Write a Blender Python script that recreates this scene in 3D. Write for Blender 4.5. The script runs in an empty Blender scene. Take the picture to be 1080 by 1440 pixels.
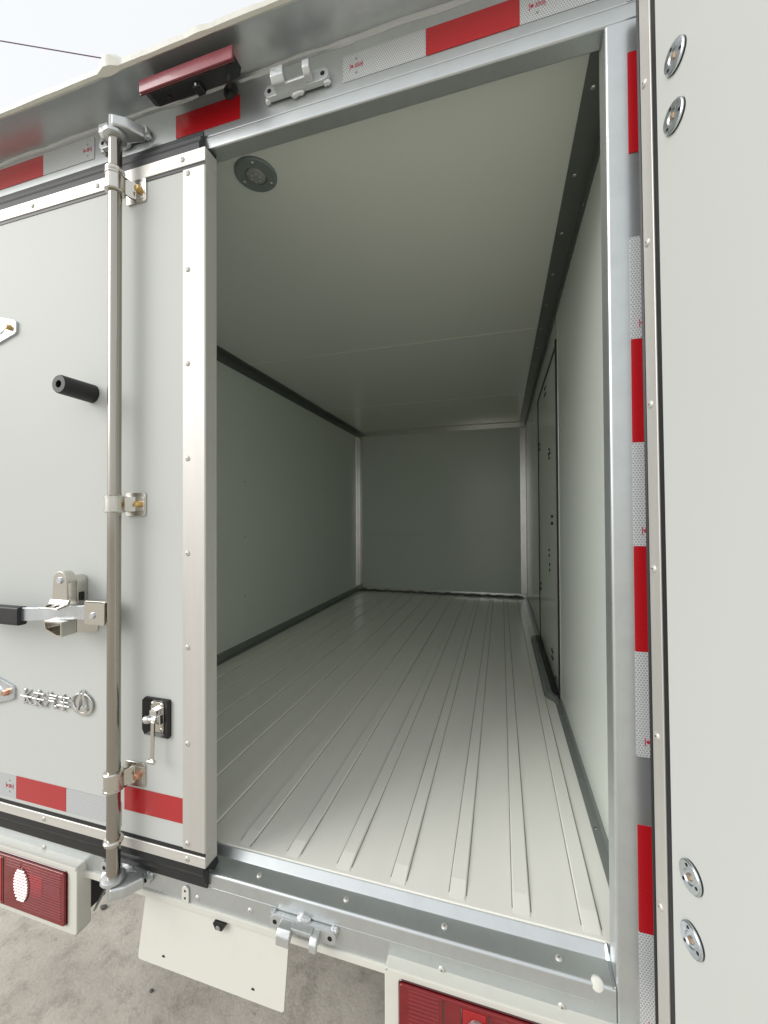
import bpy, bmesh, math, random
from mathutils import Vector, Matrix
random.seed(7)
R = math.radians
sc = bpy.context.scene
C = bpy.context.collection
GZ = 0.85                      # cargo floor height above the ground

# ---------------------------------------------------------------- camera
cam_d = bpy.data.cameras.new('camera'); cam = bpy.data.objects.new('camera', cam_d); C.objects.link(cam)
cam_d.sensor_fit = 'VERTICAL'; cam_d.sensor_height = 24.0; cam_d.sensor_width = 18.0
cam_d.lens = 567.4/1440*24.0
cam_d.clip_start = 0.01; cam_d.clip_end = 2000
yaw, pitch, roll = 0.2823, 0.0123, 0.0057
fw = Vector((-math.sin(yaw)*math.cos(pitch), math.cos(yaw)*math.cos(pitch), math.sin(pitch)))
rt = Vector((math.cos(yaw), math.sin(yaw), 0)); up = rt.cross(fw)
rm = Matrix((rt, up, -fw)).transposed() @ Matrix.Rotation(-roll, 3, 'Z')
cam.matrix_world = Matrix.Translation((-0.1553, -0.665, 0.6664+GZ)) @ rm.to_4x4()
sc.camera = cam

# ---------------------------------------------------------------- world, sun, exposure
SUN_EL, SUN_AZ = 28, 234       # degrees; azimuth clockwise from +Y
w = bpy.data.worlds.new('World'); sc.world = w; w.use_nodes = True
nt = w.node_tree; nt.nodes.clear()
sky = nt.nodes.new('ShaderNodeTexSky'); sky.sky_type = 'NISHITA'; sky.sun_disc = False
sky.sun_elevation = R(SUN_EL); sky.sun_rotation = R(SUN_AZ)
sky.air_density = 1.0; sky.dust_density = 4.0; sky.ozone_density = 1.0
hs = nt.nodes.new('ShaderNodeHueSaturation'); hs.inputs['Saturation'].default_value = 0.10
bg = nt.nodes.new('ShaderNodeBackground'); bg.inputs['Strength'].default_value = 0.14
wo = nt.nodes.new('ShaderNodeOutputWorld')
cloud = nt.nodes.new('ShaderNodeMix'); cloud.data_type = 'RGBA'      # closed white cloud deck over the clear sky
cloud.inputs['Factor'].default_value = 0.80; cloud.inputs['B'].default_value = (6.8, 6.95, 7.15, 1)
nt.links.new(sky.outputs[0], hs.inputs['Color']); nt.links.new(hs.outputs[0], cloud.inputs['A']); nt.links.new(cloud.outputs['Result'], bg.inputs[0]); nt.links.new(bg.outputs[0], wo.inputs[0])
sd = bpy.data.lights.new('sun', 'SUN'); sd.energy = 1.5; sd.angle = R(36); sd.color = (1.0, 0.98, 0.95)
sun = bpy.data.objects.new('sun', sd); C.objects.link(sun)
a = R(SUN_AZ); e = R(SUN_EL)
sdir = Vector((math.sin(a)*math.cos(e), math.cos(a)*math.cos(e), math.sin(e)))
sun.rotation_euler = sdir.to_track_quat('Z', 'Y').to_euler(); sun.location = (0, -3, 6)
sc.view_settings.view_transform = 'Standard'; sc.view_settings.look = 'None'
sc.view_settings.gamma = 1.0; sc.view_settings.use_curve_mapping = False
sc.view_settings.exposure = 0.17
sc.render.engine = 'CYCLES'; sc.cycles.use_denoising = True
sc.cycles.max_bounces = 12; sc.cycles.diffuse_bounces = 8; sc.cycles.glossy_bounces = 6
sc.cycles.sample_clamp_indirect = 8.0

# ---------------------------------------------------------------- materials
M = {}
def mat(name, col, rough=0.4, metal=0.0, coat=0.0, spec=0.5, var=0.0, vscale=3.0, bump=0.0, bscale=60.0,
        stretch=(1, 1, 1), rvar=0.0, trans=0.0, ior=1.45, dirt=0.0, dirtcol=(0.2, 0.19, 0.16), dscale=8.0, dpos=(0.52, 0.78)):
    m = bpy.data.materials.new(name); m.use_nodes = True; n = m.node_tree; p = n.nodes['Principled BSDF']
    p.inputs['Base Color'].default_value = (*col, 1); p.inputs['Roughness'].default_value = rough
    p.inputs['Metallic'].default_value = metal; p.inputs['Coat Weight'].default_value = coat
    p.inputs['Coat Roughness'].default_value = 0.06
    p.inputs['Specular IOR Level'].default_value = spec; p.inputs['Transmission Weight'].default_value = trans
    p.inputs['IOR'].default_value = ior
    tc = n.nodes.new('ShaderNodeTexCoord'); mp = n.nodes.new('ShaderNodeMapping'); mp.inputs['Scale'].default_value = stretch
    n.links.new(tc.outputs['Object'], mp.inputs['Vector'])
    cur = None
    if var > 0:
        no = n.nodes.new('ShaderNodeTexNoise'); no.inputs['Scale'].default_value = vscale; no.inputs['Detail'].default_value = 6
        n.links.new(mp.outputs[0], no.inputs['Vector'])
        mx = n.nodes.new('ShaderNodeMix'); mx.data_type = 'RGBA'
        mx.inputs['A'].default_value = (*[max(0, c*(1-var)) for c in col], 1); mx.inputs['B'].default_value = (*[min(1, c*(1+var)) for c in col], 1)
        n.links.new(no.outputs['Fac'], mx.inputs['Factor']); cur = mx.outputs['Result']
        if rvar > 0:
            mr = n.nodes.new('ShaderNodeMapRange'); mr.inputs['From Min'].default_value = 0.2; mr.inputs['From Max'].default_value = 0.8; mr.clamp = False
            mr.inputs['To Min'].default_value = max(0.02, rough-rvar); mr.inputs['To Max'].default_value = rough+rvar
            n.links.new(no.outputs['Fac'], mr.inputs['Value']); n.links.new(mr.outputs[0], p.inputs['Roughness'])
    if dirt > 0:
        d = n.nodes.new('ShaderNodeTexNoise'); d.inputs['Scale'].default_value = dscale; d.inputs['Detail'].default_value = 9; d.inputs['Roughness'].default_value = 0.7
        n.links.new(tc.outputs['Object'], d.inputs['Vector'])
        cr = n.nodes.new('ShaderNodeValToRGB'); cr.color_ramp.elements[0].position = dpos[0]; cr.color_ramp.elements[1].position = dpos[1]
        cr.color_ramp.elements[0].color = (0, 0, 0, 1); cr.color_ramp.elements[1].color = (dirt, dirt, dirt, 1)
        n.links.new(d.outputs['Fac'], cr.inputs['Fac'])
        m2 = n.nodes.new('ShaderNodeMix'); m2.data_type = 'RGBA'; m2.inputs['B'].default_value = (*dirtcol, 1)
        if cur: n.links.new(cur, m2.inputs['A'])
        else: m2.inputs['A'].default_value = (*col, 1)
        n.links.new(cr.outputs['Color'], m2.inputs['Factor']); cur = m2.outputs['Result']
    if cur: n.links.new(cur, p.inputs['Base Color'])
    if bump > 0:
        b = n.nodes.new('ShaderNodeTexNoise'); b.inputs['Scale'].default_value = bscale; b.inputs['Detail'].default_value = 4
        n.links.new(mp.outputs[0], b.inputs['Vector'])
        bn = n.nodes.new('ShaderNodeBump'); bn.inputs['Strength'].default_value = bump; bn.inputs['Distance'].default_value = 0.002
        n.links.new(b.outputs['Fac'], bn.inputs['Height']); n.links.new(bn.outputs[0], p.inputs['Normal'])
    M[name] = m
    return m
mat('door_white', (0.555, 0.575, 0.548), 0.42, spec=0.12, var=0.03, vscale=1.8, bump=0.22, bscale=2.6, dirt=0.25, dirtcol=(0.40, 0.39, 0.35), dscale=90, dpos=(0.74, 0.80))
mat('inner_white', (0.700, 0.745, 0.690), 0.22, var=0.02, vscale=1.5, bump=0.30, bscale=1.8)
mat('ceiling_white', (0.705, 0.725, 0.672), 0.27, var=0.02, vscale=1.5, bump=0.30, bscale=1.8)
mat('floor_paint', (0.86, 0.85, 0.79), 0.20, var=0.045, vscale=6.0, stretch=(2.5, 0.5, 1), bump=0.10, bscale=7.0, dirt=0.6, dirtcol=(0.25, 0.22, 0.18), dscale=170, dpos=(0.70, 0.75))
mat('silver', (0.59, 0.62, 0.625), 0.31, metal=0.78, var=0.06, vscale=5, bump=0.02, bscale=8, dirt=0.35, dirtcol=(0.36, 0.37, 0.37), dscale=30, dpos=(0.45, 0.95))
mat('alloy', (0.60, 0.585, 0.55), 0.50, metal=0.5, var=0.05, vscale=5, stretch=(30, 30, 0.8), rvar=0.08, dirt=0.22, dirtcol=(0.5, 0.49, 0.46), dscale=40)
mat('alloy_h', (0.68, 0.665, 0.625), 0.48, metal=0.5, var=0.05, vscale=5, stretch=(0.8, 30, 30), rvar=0.08, dirt=0.22, dirtcol=(0.5, 0.49, 0.46), dscale=40)
mat('alloy_inner', (0.82, 0.81, 0.78), 0.26, metal=0.95, var=0.04, vscale=5)
mat('dark_trim', (0.155, 0.17, 0.158), 0.40, metal=0.35, var=0.06, vscale=5)
mat('grey_trim', (0.27, 0.29, 0.272), 0.38, metal=0.35, var=0.06, vscale=5)
mat('steel', (0.40, 0.378, 0.335), 0.18, metal=1.0, var=0.07, vscale=6, stretch=(20, 20, 1), rvar=0.07, dirt=0.25, dirtcol=(0.40, 0.37, 0.32), dscale=30)
mat('stainless', (0.62, 0.60, 0.55), 0.24, metal=1.0, var=0.05, vscale=20, rvar=0.05)
mat('zinc', (0.66, 0.70, 0.74), 0.28, metal=0.95, var=0.12, vscale=25, rvar=0.1)
mat('cast_silver', (0.60, 0.62, 0.62), 0.36, metal=0.75, var=0.10, vscale=40, rvar=0.08, bump=0.25, bscale=140)
mat('weld', (0.66, 0.68, 0.68), 0.33, metal=0.7, bump=0.5, bscale=180)
mat('chrome', (0.72, 0.72, 0.71), 0.10, metal=1.0)
mat('gold_zinc', (0.72, 0.50, 0.22), 0.30, metal=0.9, var=0.2, vscale=120)
mat('copper_zinc', (0.66, 0.36, 0.24), 0.32, metal=0.9, var=0.2, vscale=120)
mat('bolt_dull', (0.50, 0.38, 0.28), 0.4, metal=0.8, var=0.3, vscale=150)
mat('rubber', (0.018, 0.019, 0.020), 0.45, var=0.2, vscale=20, bump=0.15, bscale=60)
mat('rubber_grey', (0.045, 0.048, 0.050), 0.55, var=0.25, vscale=18, stretch=(1, 4, 4), bump=0.15, bscale=60)
mat('plastic_black', (0.012, 0.012, 0.012), 0.30)
mat('hole_dark', (0.01, 0.01, 0.01), 0.8)
mat('cream', (0.66, 0.655, 0.59), 0.33, var=0.02, vscale=6, coat=0.2, bump=0.05, bscale=12, dirt=0.06, dscale=30)
mat('film', (0.70, 0.695, 0.62), 0.35, var=0.14, vscale=14, bump=0.7, bscale=45)
mat('lens_red', (0.19, 0.004, 0.007), 0.10, coat=0.5, var=0.45, vscale=26, stretch=(1, 1, 2.5))
mat('lens_bright', (0.36, 0.008, 0.012), 0.12, coat=0.4, var=0.25, vscale=40)
mat('lens_dark', (0.06, 0.003, 0.004), 0.12, coat=1.0)
mat('lens_pale', (0.26, 0.055, 0.07), 0.28, coat=0.35, var=0.2, vscale=60)
mat('lens_clear', (0.36, 0.24, 0.24), 0.15, metal=0.7, coat=0.2, var=0.3, vscale=90)
mat('lamp_body', (0.016, 0.018, 0.019), 0.35)
mat('lamp_flange', (0.22, 0.25, 0.245), 0.42, metal=0.3)
mat('led', (0.50, 0.50, 0.46), 0.25)
mat('sealant', (0.15, 0.155, 0.145), 0.5, bump=0.4, bscale=50)
mat('silicone', (0.70, 0.70, 0.64), 0.40, bump=0.3, bscale=120)
mat('inner_seam', (0.74, 0.74, 0.68), 0.4)
mat('rib_shade', (0.33, 0.32, 0.28), 0.6, var=0.3, vscale=12)  # colour of the painted shade lines beside the floor ribs
mat('pebble', (0.10, 0.095, 0.085), 0.8)
mat('hairline', (0.16, 0.15, 0.13), 0.9)
mat('tyre', (0.02, 0.02, 0.02), 0.8, bump=0.3, bscale=80)
mat('chassis', (0.02, 0.021, 0.022), 0.5)
mat('wire', (0.16, 0.10, 0.14), 0.6)
mat('mark_red', (0.45, 0.03, 0.06), 0.45)
mat('mark_grey', (0.28, 0.28, 0.28), 0.45)

def hexmat(name, cell, line, size, rough, lw=0.40, var=0.05):
    m = bpy.data.materials.new(name); m.use_nodes = True; n = m.node_tree; p = n.nodes['Principled BSDF']; L = n.links
    def N(t, **k):
        x = n.nodes.new(t)
        for a, b in k.items(): setattr(x, a, b)
        return x
    tc = N('ShaderNodeTexCoord'); sp = N('ShaderNodeSeparateXYZ'); cb = N('ShaderNodeCombineXYZ')
    L.new(tc.outputs['Object'], sp.inputs[0]); L.new(sp.outputs['X'], cb.inputs['X']); L.new(sp.outputs['Z'], cb.inputs['Y'])
    s = N('ShaderNodeVectorMath', operation='SCALE'); s.inputs['Scale'].default_value = 1.0/size; L.new(cb.outputs[0], s.inputs[0])
    r = (1.0, 1.7320508, 1.0); h = (0.5, 0.8660254, 0.0)
    def half(off):
        ad = N('ShaderNodeVectorMath', operation='ADD'); ad.inputs[1].default_value = off; L.new(s.outputs[0], ad.inputs[0])
        wr = N('ShaderNodeVectorMath', operation='WRAP'); wr.inputs[1].default_value = r; wr.inputs[2].default_value = (0, 0, 0); L.new(ad.outputs[0], wr.inputs[0])
        sb = N('ShaderNodeVectorMath', operation='SUBTRACT'); sb.inputs[1].default_value = h; L.new(wr.outputs[0], sb.inputs[0])
        ab = N('ShaderNodeVectorMath', operation='ABSOLUTE'); L.new(sb.outputs[0], ab.inputs[0])
        dt = N('ShaderNodeVectorMath', operation='DOT_PRODUCT'); dt.inputs[1].default_value = (0.5, 0.8660254, 0); L.new(ab.outputs[0], dt.inputs[0])
        sx = N('ShaderNodeSeparateXYZ'); L.new(ab.outputs[0], sx.inputs[0])
        mx = N('ShaderNodeMath', operation='MAXIMUM'); L.new(dt.outputs['Value'], mx.inputs[0]); L.new(sx.outputs['X'], mx.inputs[1])
        return mx.outputs[0]
    mn = N('ShaderNodeMath', operation='MINIMUM'); L.new(half((0, 0, 0)), mn.inputs[0]); L.new(half(h), mn.inputs[1])
    mr = N('ShaderNodeMapRange'); mr.inputs['From Min'].default_value = lw-0.05; mr.inputs['From Max'].default_value = lw+0.05; L.new(mn.outputs[0], mr.inputs['Value'])
    mx = N('ShaderNodeMix', data_type='RGBA'); mx.inputs['A'].default_value = (*cell, 1); mx.inputs['B'].default_value = (*line, 1); L.new(mr.outputs[0], mx.inputs['Factor'])
    L.new(mx.outputs['Result'], p.inputs['Base Color'])
    p.inputs['Roughness'].default_value = rough; p.inputs['Coat Weight'].default_value = 0.6; p.inputs['Coat Roughness'].default_value = 0.12
    M[name] = m
hexmat('tape_white', (0.34, 0.36, 0.37), (0.72, 0.73, 0.73), 0.0040, 0.30)
hexmat('tape_red', (0.50, 0.008, 0.014), (0.27, 0.010, 0.014), 0.0040, 0.28, lw=0.42)

# ---------------------------------------------------------------- mesh helpers
def quads_strip(bm, loops, close=True, cap=True):
    vs = [[bm.verts.new(p) for p in l] for l in loops]
    n = len(vs[0])
    for a, b in zip(vs[:-1], vs[1:]):
        for i in range(n if close else n-1):
            j = (i+1) % n
            bm.faces.new((a[i], a[j], b[j], b[i]))
    if cap and close:
        bm.faces.new(list(reversed(vs[0]))); bm.faces.new(vs[-1])
    return vs
def box(x0, x1, y0, y1, z0, z1, bev=0.0, seg=2, bm=None):
    b2 = bmesh.new()
    bmesh.ops.create_cube(b2, size=1.0)
    for v in b2.verts:
        v.co = Vector(((x0+x1)/2+v.co.x*(x1-x0), (y0+y1)/2+v.co.y*(y1-y0), (z0+z1)/2+v.co.z*(z1-z0)))
    if bev > 0: bmesh.ops.bevel(b2, geom=list(b2.edges), offset=bev, segments=seg, affect='EDGES', profile=0.5)
    return join(bm, b2)
def join(bm, b2):
    if bm is None: return b2
    me = bpy.data.meshes.new('tmp'); b2.to_mesh(me); b2.free(); bm.from_mesh(me); bpy.data.meshes.remove(me); return bm
def prism(pts, axis, lo, hi, bev=0.0, seg=2, bm=None):
    """closed outline extruded along an axis: axis 'x' takes (y,z), 'y' takes (x,z), 'z' takes (x,y)"""
    f = {'x': lambda p, t: (t, p[0], p[1]), 'y': lambda p, t: (p[0], t, p[1]), 'z': lambda p, t: (p[0], p[1], t)}[axis]
    b2 = bmesh.new(); quads_strip(b2, [[f(p, lo) for p in pts], [f(p, hi) for p in pts]])
    bmesh.ops.recalc_face_normals(b2, faces=b2.faces)
    if bev > 0: bmesh.ops.bevel(b2, geom=list(b2.edges), offset=bev, segments=seg, affect='EDGES', profile=0.5)
    return join(bm, b2)
def frame_axes(d):
    d = d.normalized(); t = Vector((0, 0, 1)) if abs(d.z) < 0.9 else Vector((1, 0, 0))
    u = d.cross(t).normalized(); return u, d.cross(u).normalized()
def lathe(origin, direction, prof, seg=20, bm=None):
    """prof: (distance along direction, radius)"""
    o = Vector(origin); d = Vector(direction).normalized(); u, v = frame_axes(d); b2 = bmesh.new()
    loops = [[o+d*t+(u*math.cos(k*2*math.pi/seg)+v*math.sin(k*2*math.pi/seg))*max(r, 1e-5) for k in range(seg)] for t, r in prof]
    quads_strip(b2, loops); bmesh.ops.remove_doubles(b2, verts=b2.verts, dist=3e-5); bmesh.ops.recalc_face_normals(b2, faces=b2.faces)
    return join(bm, b2)
def tube(pts, r, seg=10, bm=None, rx=None):
    pts = [Vector(p) for p in pts]; b2 = bmesh.new(); loops = []
    for i, p in enumerate(pts):
        d = (pts[min(i+1, len(pts)-1)]-pts[max(i-1, 0)]).normalized(); u, v = frame_axes(d)
        rr = r[i] if isinstance(r, (list, tuple)) else r
        loops.append([p+(u*math.cos(k*2*math.pi/seg)+v*math.sin(k*2*math.pi/seg))*rr for k in range(seg)])
    quads_strip(b2, loops); bmesh.ops.recalc_face_normals(b2, faces=b2.faces)
    return join(bm, b2)
def arc(cx, cy, r, a0, a1, n):
    return [(cx+r*math.cos(R(a0+(a1-a0)*i/n)), cy+r*math.sin(R(a0+(a1-a0)*i/n))) for i in range(n+1)]
def rrect(x0, x1, z0, z1, r, n=4):
    return arc(x1-r, z1-r, r, 0, 90, n)+arc(x0+r, z1-r, r, 90, 180, n)+arc(x0+r, z0+r, r, 180, 270, n)+arc(x1-r, z0+r, r, 270, 360, n)

ORG = {}
def finish(me, ang=32):
    bm = bmesh.new(); bm.from_mesh(me)
    for f in bm.faces: f.smooth = True
    for ed in bm.edges:
        if len(ed.link_faces) == 2 and ed.calc_face_angle(0) > R(ang): ed.smooth = False
    bm.to_mesh(me); bm.free()
def obj(name, bm, m, parent=None, label=None, org=None):
    me = bpy.data.meshes.new(name)
    if org is None:
        lo = Vector((min(v.co[i] for v in bm.verts) for i in range(3))); hi = Vector((max(v.co[i] for v in bm.verts) for i in range(3)))
        org = (lo+hi)/2
    org = Vector(org)
    for v in bm.verts: v.co -= org
    bm.to_mesh(me); bm.free(); finish(me)
    me.materials.append(M[m] if isinstance(m, str) else m)
    o = bpy.data.objects.new(name, me); C.objects.link(o)
    ORG[o.name] = org
    if parent: o.parent = parent; o.location = org-ORG[parent.name]
    else: o.location = org
    if label: o['label'] = label
    wn(o)
    return o
def wn(o):
    m_ = o.modifiers.new('weighted_normals', 'WEIGHTED_NORMAL'); m_.keep_sharp = True; m_.weight = 60
def inst(name, me, at, parent, rot=None):
    o = bpy.data.objects.new(name, me); C.objects.link(o); o.parent = parent; ORG[o.name] = Vector(at); o.location = Vector(at)-ORG[parent.name]
    if rot: o.rotation_euler = rot
    wn(o)
    return o
def mesh_of(bm, mats, name, slots=None):
    me = bpy.data.meshes.new(name); bm.to_mesh(me); bm.free(); finish(me)
    for m in mats: me.materials.append(M[m])
    if slots:
        for p in me.polygons: p.material_index = slots(p)
    return me

# pan-head screw whose axis is -Y, origin on the surface, dark socket in the middle
def screw_mesh(r, h, m='stainless', name='screw'):
    bm = lathe((0, 0.0006, 0), (0, -1, 0), [(0, r), (h*0.35, r), (h*0.75, r*0.82), (h, r*0.5), (h, r*0.22), (h*0.5, r*0.18), (h*0.5, 0)], 14)
    return mesh_of(bm, [m, 'hole_dark'], name, lambda p: 1 if math.hypot(p.center.x, p.center.z) < r*0.20 else 0)
SCREW = screw_mesh(0.0054, 0.0030, 'alloy')
SCREW_S = screw_mesh(0.0042, 0.0020)
RIVET = screw_mesh(0.0050, 0.0020, 'alloy_inner', 'rivet')
HEX_G = mesh_of(lathe((0, 0, 0), (0, -1, 0), [(0, .0078), (.0015, .0078), (.0015, .0066), (.0075, .0066), (.0085, .0056), (.0085, 0)], 6), ['gold_zinc'], 'clamp_bolt')
HEX_C = HEX_G.copy(); HEX_C.materials.clear(); HEX_C.materials.append(M['copper_zinc'])

# ================================================================ setting
def ground_mat():
    m = bpy.data.materials.new('concrete'); m.use_nodes = True; n = m.node_tree; p = n.nodes['Principled BSDF']; L = n.links
    tc = n.nodes.new('ShaderNodeTexCoord')
    def noise(s, d, ro=0.6):
        x = n.nodes.new('ShaderNodeTexNoise'); x.inputs['Scale'].default_value = s; x.inputs['Detail'].default_value = d; x.inputs['Roughness'].default_value = ro
        L.new(tc.outputs['Object'], x.inputs['Vector']); return x
    def ramp(src, a, b, c0, c1):
        r = n.nodes.new('ShaderNodeValToRGB'); r.color_ramp.elements[0].position = a; r.color_ramp.elements[1].position = b
        r.color_ramp.elements[0].color = (*c0, 1); r.color_ramp.elements[1].color = (*c1, 1); L.new(src, r.inputs['Fac']); return r
    def mixc(f, a, b, mode='MIX'):
        x = n.nodes.new('ShaderNodeMix'); x.data_type = 'RGBA'; x.blend_type = mode
        L.new(f, x.inputs['Factor']); L.new(a, x.inputs['A'])
        if isinstance(b, tuple): x.inputs['B'].default_value = (*b, 1)
        else: L.new(b, x.inputs['B'])
        return x.outputs['Result']
    base = ramp(noise(3.5, 10, 0.68).outputs['Fac'], 0.30, 0.68, (0.39, 0.355, 0.30), (0.60, 0.555, 0.475))
    st = ramp(noise(11, 10, 0.75).outputs['Fac'], 0.50, 0.64, (0, 0, 0), (0.7, 0.7, 0.7))
    c = mixc(st.outputs['Color'], base.outputs['Color'], (0.30, 0.272, 0.225))
    gr = ramp(noise(120, 4, 0.7).outputs['Fac'], 0.42, 0.62, (0.62, 0.62, 0.62), (1.12, 1.12, 1.12))
    one = n.nodes.new('ShaderNodeValue'); one.outputs[0].default_value = 0.22
    c = mixc(one.outputs[0], c, gr.outputs['Color'], 'MULTIPLY')
    bl = ramp(noise(22, 6, 0.75).outputs['Fac'], 0.66, 0.74, (0, 0, 0), (0.7, 0.7, 0.7))
    c = mixc(bl.outputs['Color'], c, (0.075, 0.07, 0.062))
    L.new(c, p.inputs['Base Color']); p.inputs['Roughness'].default_value = 0.8
    bp = n.nodes.new('ShaderNodeBump'); bp.inputs['Strength'].default_value = 0.5; bp.inputs['Distance'].default_value = 0.006
    L.new(noise(60, 8, 0.7).outputs['Fac'], bp.inputs['Height']); L.new(bp.outputs[0], p.inputs['Normal'])
    M['concrete'] = m
ground_mat()
bm = bmesh.new(); bmesh.ops.create_grid(bm, x_segments=40, y_segments=40, size=250)
g = obj('ground', bm, 'concrete', org=(0, 0, 0)); g['kind'] = 'structure'

random.seed(9)
for px_, py_, sz in ((-1.655, .555, .011), (-1.245, .385, .006)):
    bm = bmesh.new(); bmesh.ops.create_icosphere(bm, subdivisions=2, radius=sz)
    for v in bm.verts: v.co = Vector((v.co.x*1.2+random.uniform(-1, 1)*sz*.15+px_, v.co.y*.8+random.uniform(-1, 1)*sz*.15+py_, v.co.z*.6+sz*.45))
    o = obj('pebble', bm, 'pebble'); o['label'] = 'dark oval pebble on concrete beside the left tail lamp' if sz > .01 else 'tiny dark pebble on concrete below the blank plate board'; o['category'] = 'pebble'
wire = obj('overhead_wire', tube([(-60+4.6*i, -3.76+1.345*i, 25.55+GZ-0.83*i+0.0035*(i-12)**2-0.5) for i in range(0, 26)], 0.018, 6), 'wire')
wire['label'] = 'thin dark overhead wire crossing the pale sky above the truck roof'; wire['category'] = 'wire'

# ================================================================ the truck
XL, XR, LEN, H = -1.4114, 0.0443, 2.8077, 1.44
XO0, XO1 = XL-0.058, XR+0.061           # outer sides
truck = bpy.data.objects.new('box_truck', None); C.objects.link(truck)
truck.location = (-0.684, 1.4, 0); ORG['box_truck'] = Vector((-0.684, 1.4, -GZ))
truck['label'] = 'small white box truck seen from behind, one rear door open on an empty cargo box'; truck['category'] = 'truck'

# ---- cargo floor with pressed ribs
floor = obj('cargo_floor', box(XL, XR, 0.0462, LEN, -0.03, 0.0), 'floor_paint', truck, 'off-white painted steel floor with raised ribs')
prof = [(-.0146, 0), (-.0130, .0048), (.0130, .0048), (.0146, 0)]
bm = bmesh.new()
ys = [(-1.335, 0.0), (-1.298, 1.0), (1.325, 1.0), (1.345, 0.0)]
quads_strip(bm, [[(x, y, -.001+max(0.0008, z*k)) for x, z in prof] for y, k in ys])
bmesh.ops.recalc_face_normals(bm, faces=bm.faces); bmesh.ops.bevel(bm, geom=[e for e in bm.edges], offset=.0007, segments=2, affect='EDGES')
RIB = mesh_of(bm, ['floor_paint'], 'floor_rib')
bm = bmesh.new(); random.seed(5)  # thin dark strips paint the shade along both feet of a rib
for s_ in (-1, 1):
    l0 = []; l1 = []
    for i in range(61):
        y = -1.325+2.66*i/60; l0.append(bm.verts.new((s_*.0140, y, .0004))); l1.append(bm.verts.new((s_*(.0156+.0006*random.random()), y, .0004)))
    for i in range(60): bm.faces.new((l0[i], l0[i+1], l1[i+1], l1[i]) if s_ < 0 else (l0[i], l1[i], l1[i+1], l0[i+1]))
CREASE_SHADE = mesh_of(bm, ['rib_shade'], 'crease_shade')
for k in range(13): inst('floor_rib', RIB, (-.021-.107*k, .052+1.335, .0006), floor); inst('crease_shade', CREASE_SHADE, (-.021-.107*k, .052+1.335, .0), floor)
obj('floor_seam', box(-.6497, -.6482, .05, 2.75, .0002, .0009), 'sealant', floor)

# ---- ceiling
ceil = obj('ceiling_board', box(XL, XR, .034, LEN+.03, H+.003, H+.05), 'ceiling_white', truck, 'pale grey-green ceiling lining of the cargo box')
for y0, y1 in ((.034, 1.094), (1.0952, 2.0098), (2.011, LEN)):
    obj('ceiling_panel', box(XL+.001, XR-.001, y0, y1, H, H+.003, .0006, 1), 'ceiling_white', ceil)
for yy in (1.0946, 2.0104): obj('ceiling_seam', box(XL+.04, XR-.05, yy-.0035, yy+.0035, H-.0022, H+.0005, .001, 2), 'inner_seam', ceil)

# ---- left inner wall
lw = obj('side_wall', box(XL-.05, XL-.003, .034, LEN+.03, -.09, H+.05), 'inner_white', truck, 'unbroken cargo wall opposite the side hatch')
for y0, y1 in ((.034, 1.1125), (1.1137, 2.0093), (2.0105, LEN)):
    obj('wall_panel', box(XL-.003, XL, y0, y1, 0, H, .0006, 1), 'inner_white', lw)
for yy in (1.113, 2.01):
    for z in (.27, .569, .848, 1.147): inst('rivet', SCREW_S, (XL, yy+.004, z), lw, (0, 0, R(90)))
obj('floor_trim', prism([(XL, 0), (XL+.026, 0), (XL+.026, .002), (XL+.003, .004), (XL+.002, .040), (XL, .040)], 'y', .05, LEN-.002), 'grey_trim', lw)
obj('ceiling_trim', prism([(XL, H), (XL+.042, H), (XL+.042, H-.002), (XL+.003, H-.004), (XL+.002, H-.045), (XL, H-.045)], 'y', .036, LEN-.002), 'dark_trim', lw)
for i in range(15): inst('rivet', SCREW_S, (XL+.002, .2+i*.18, .03), lw, (0, 0, R(90)))
for i in range(15): inst('rivet', SCREW_S, (XL+.002, .2+i*.18, H-.028), lw, (0, 0, R(90)))

# ---- right inner wall with hatch
rw = obj('side_wall', box(XR+.003, XR+.052, .041, LEN+.03, -.09, H+.05), 'inner_white', truck, 'cargo wall with a tall closed side hatch')
obj('wall_panel', box(XR, XR+.003, .041, .893, 0, H, .0006, 1), 'inner_white', rw)
obj('wall_panel', box(XR, XR+.003, 1.70, LEN, 0, H, .0006, 1), 'inner_white', rw)
obj('wall_panel', box(XR, XR+.003, .905, 1.70, 1.315, H, .0006, 1), 'inner_white', rw)
obj('hatch_post_trim', box(XR-.002, XR+.003, .893, .908, 0, H-.045, .001, 1), 'alloy_inner', rw)
hd = obj('side_hatch', box(XR-.001, XR+.002, .93, 1.66, .02, 1.285, .0008, 1), 'inner_white', rw, 'closed side hatch in the cargo wall')
def hatch_bar(y0, y1, z0, z1, m, pr): obj('hatch_frame' if m == 'alloy_inner' else 'hatch_seal', box(XR-pr, XR+.002, y0, y1, z0, z1, .0008, 1), m, rw)
hatch_bar(.9085, .921, .0, 1.31, 'rubber', .006); hatch_bar(.922, .929, .01, 1.30, 'grey_trim', .004)
hatch_bar(1.655, 1.668, .01, 1.30, 'rubber', .005); hatch_bar(1.669, 1.69, .0, 1.31, 'alloy_inner', .006)
hatch_bar(.93, 1.653, 1.283, 1.291, 'rubber', .005); hatch_bar(.918, 1.668, 1.292, 1.308, 'alloy_inner', .006)
bm = None
def bolts(bm, cy, cz, offs):
    for dy, dz in offs: bm = lathe((XR-.001, cy+dy, cz+dz), (-1, 0, 0), [(0, .006), (.003, .006), (.004, .004), (.004, 0)], 8, bm)
    return bm
sq = [(-.016, -.014), (.016, -.014), (-.016, .014), (.016, .014)]
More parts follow.
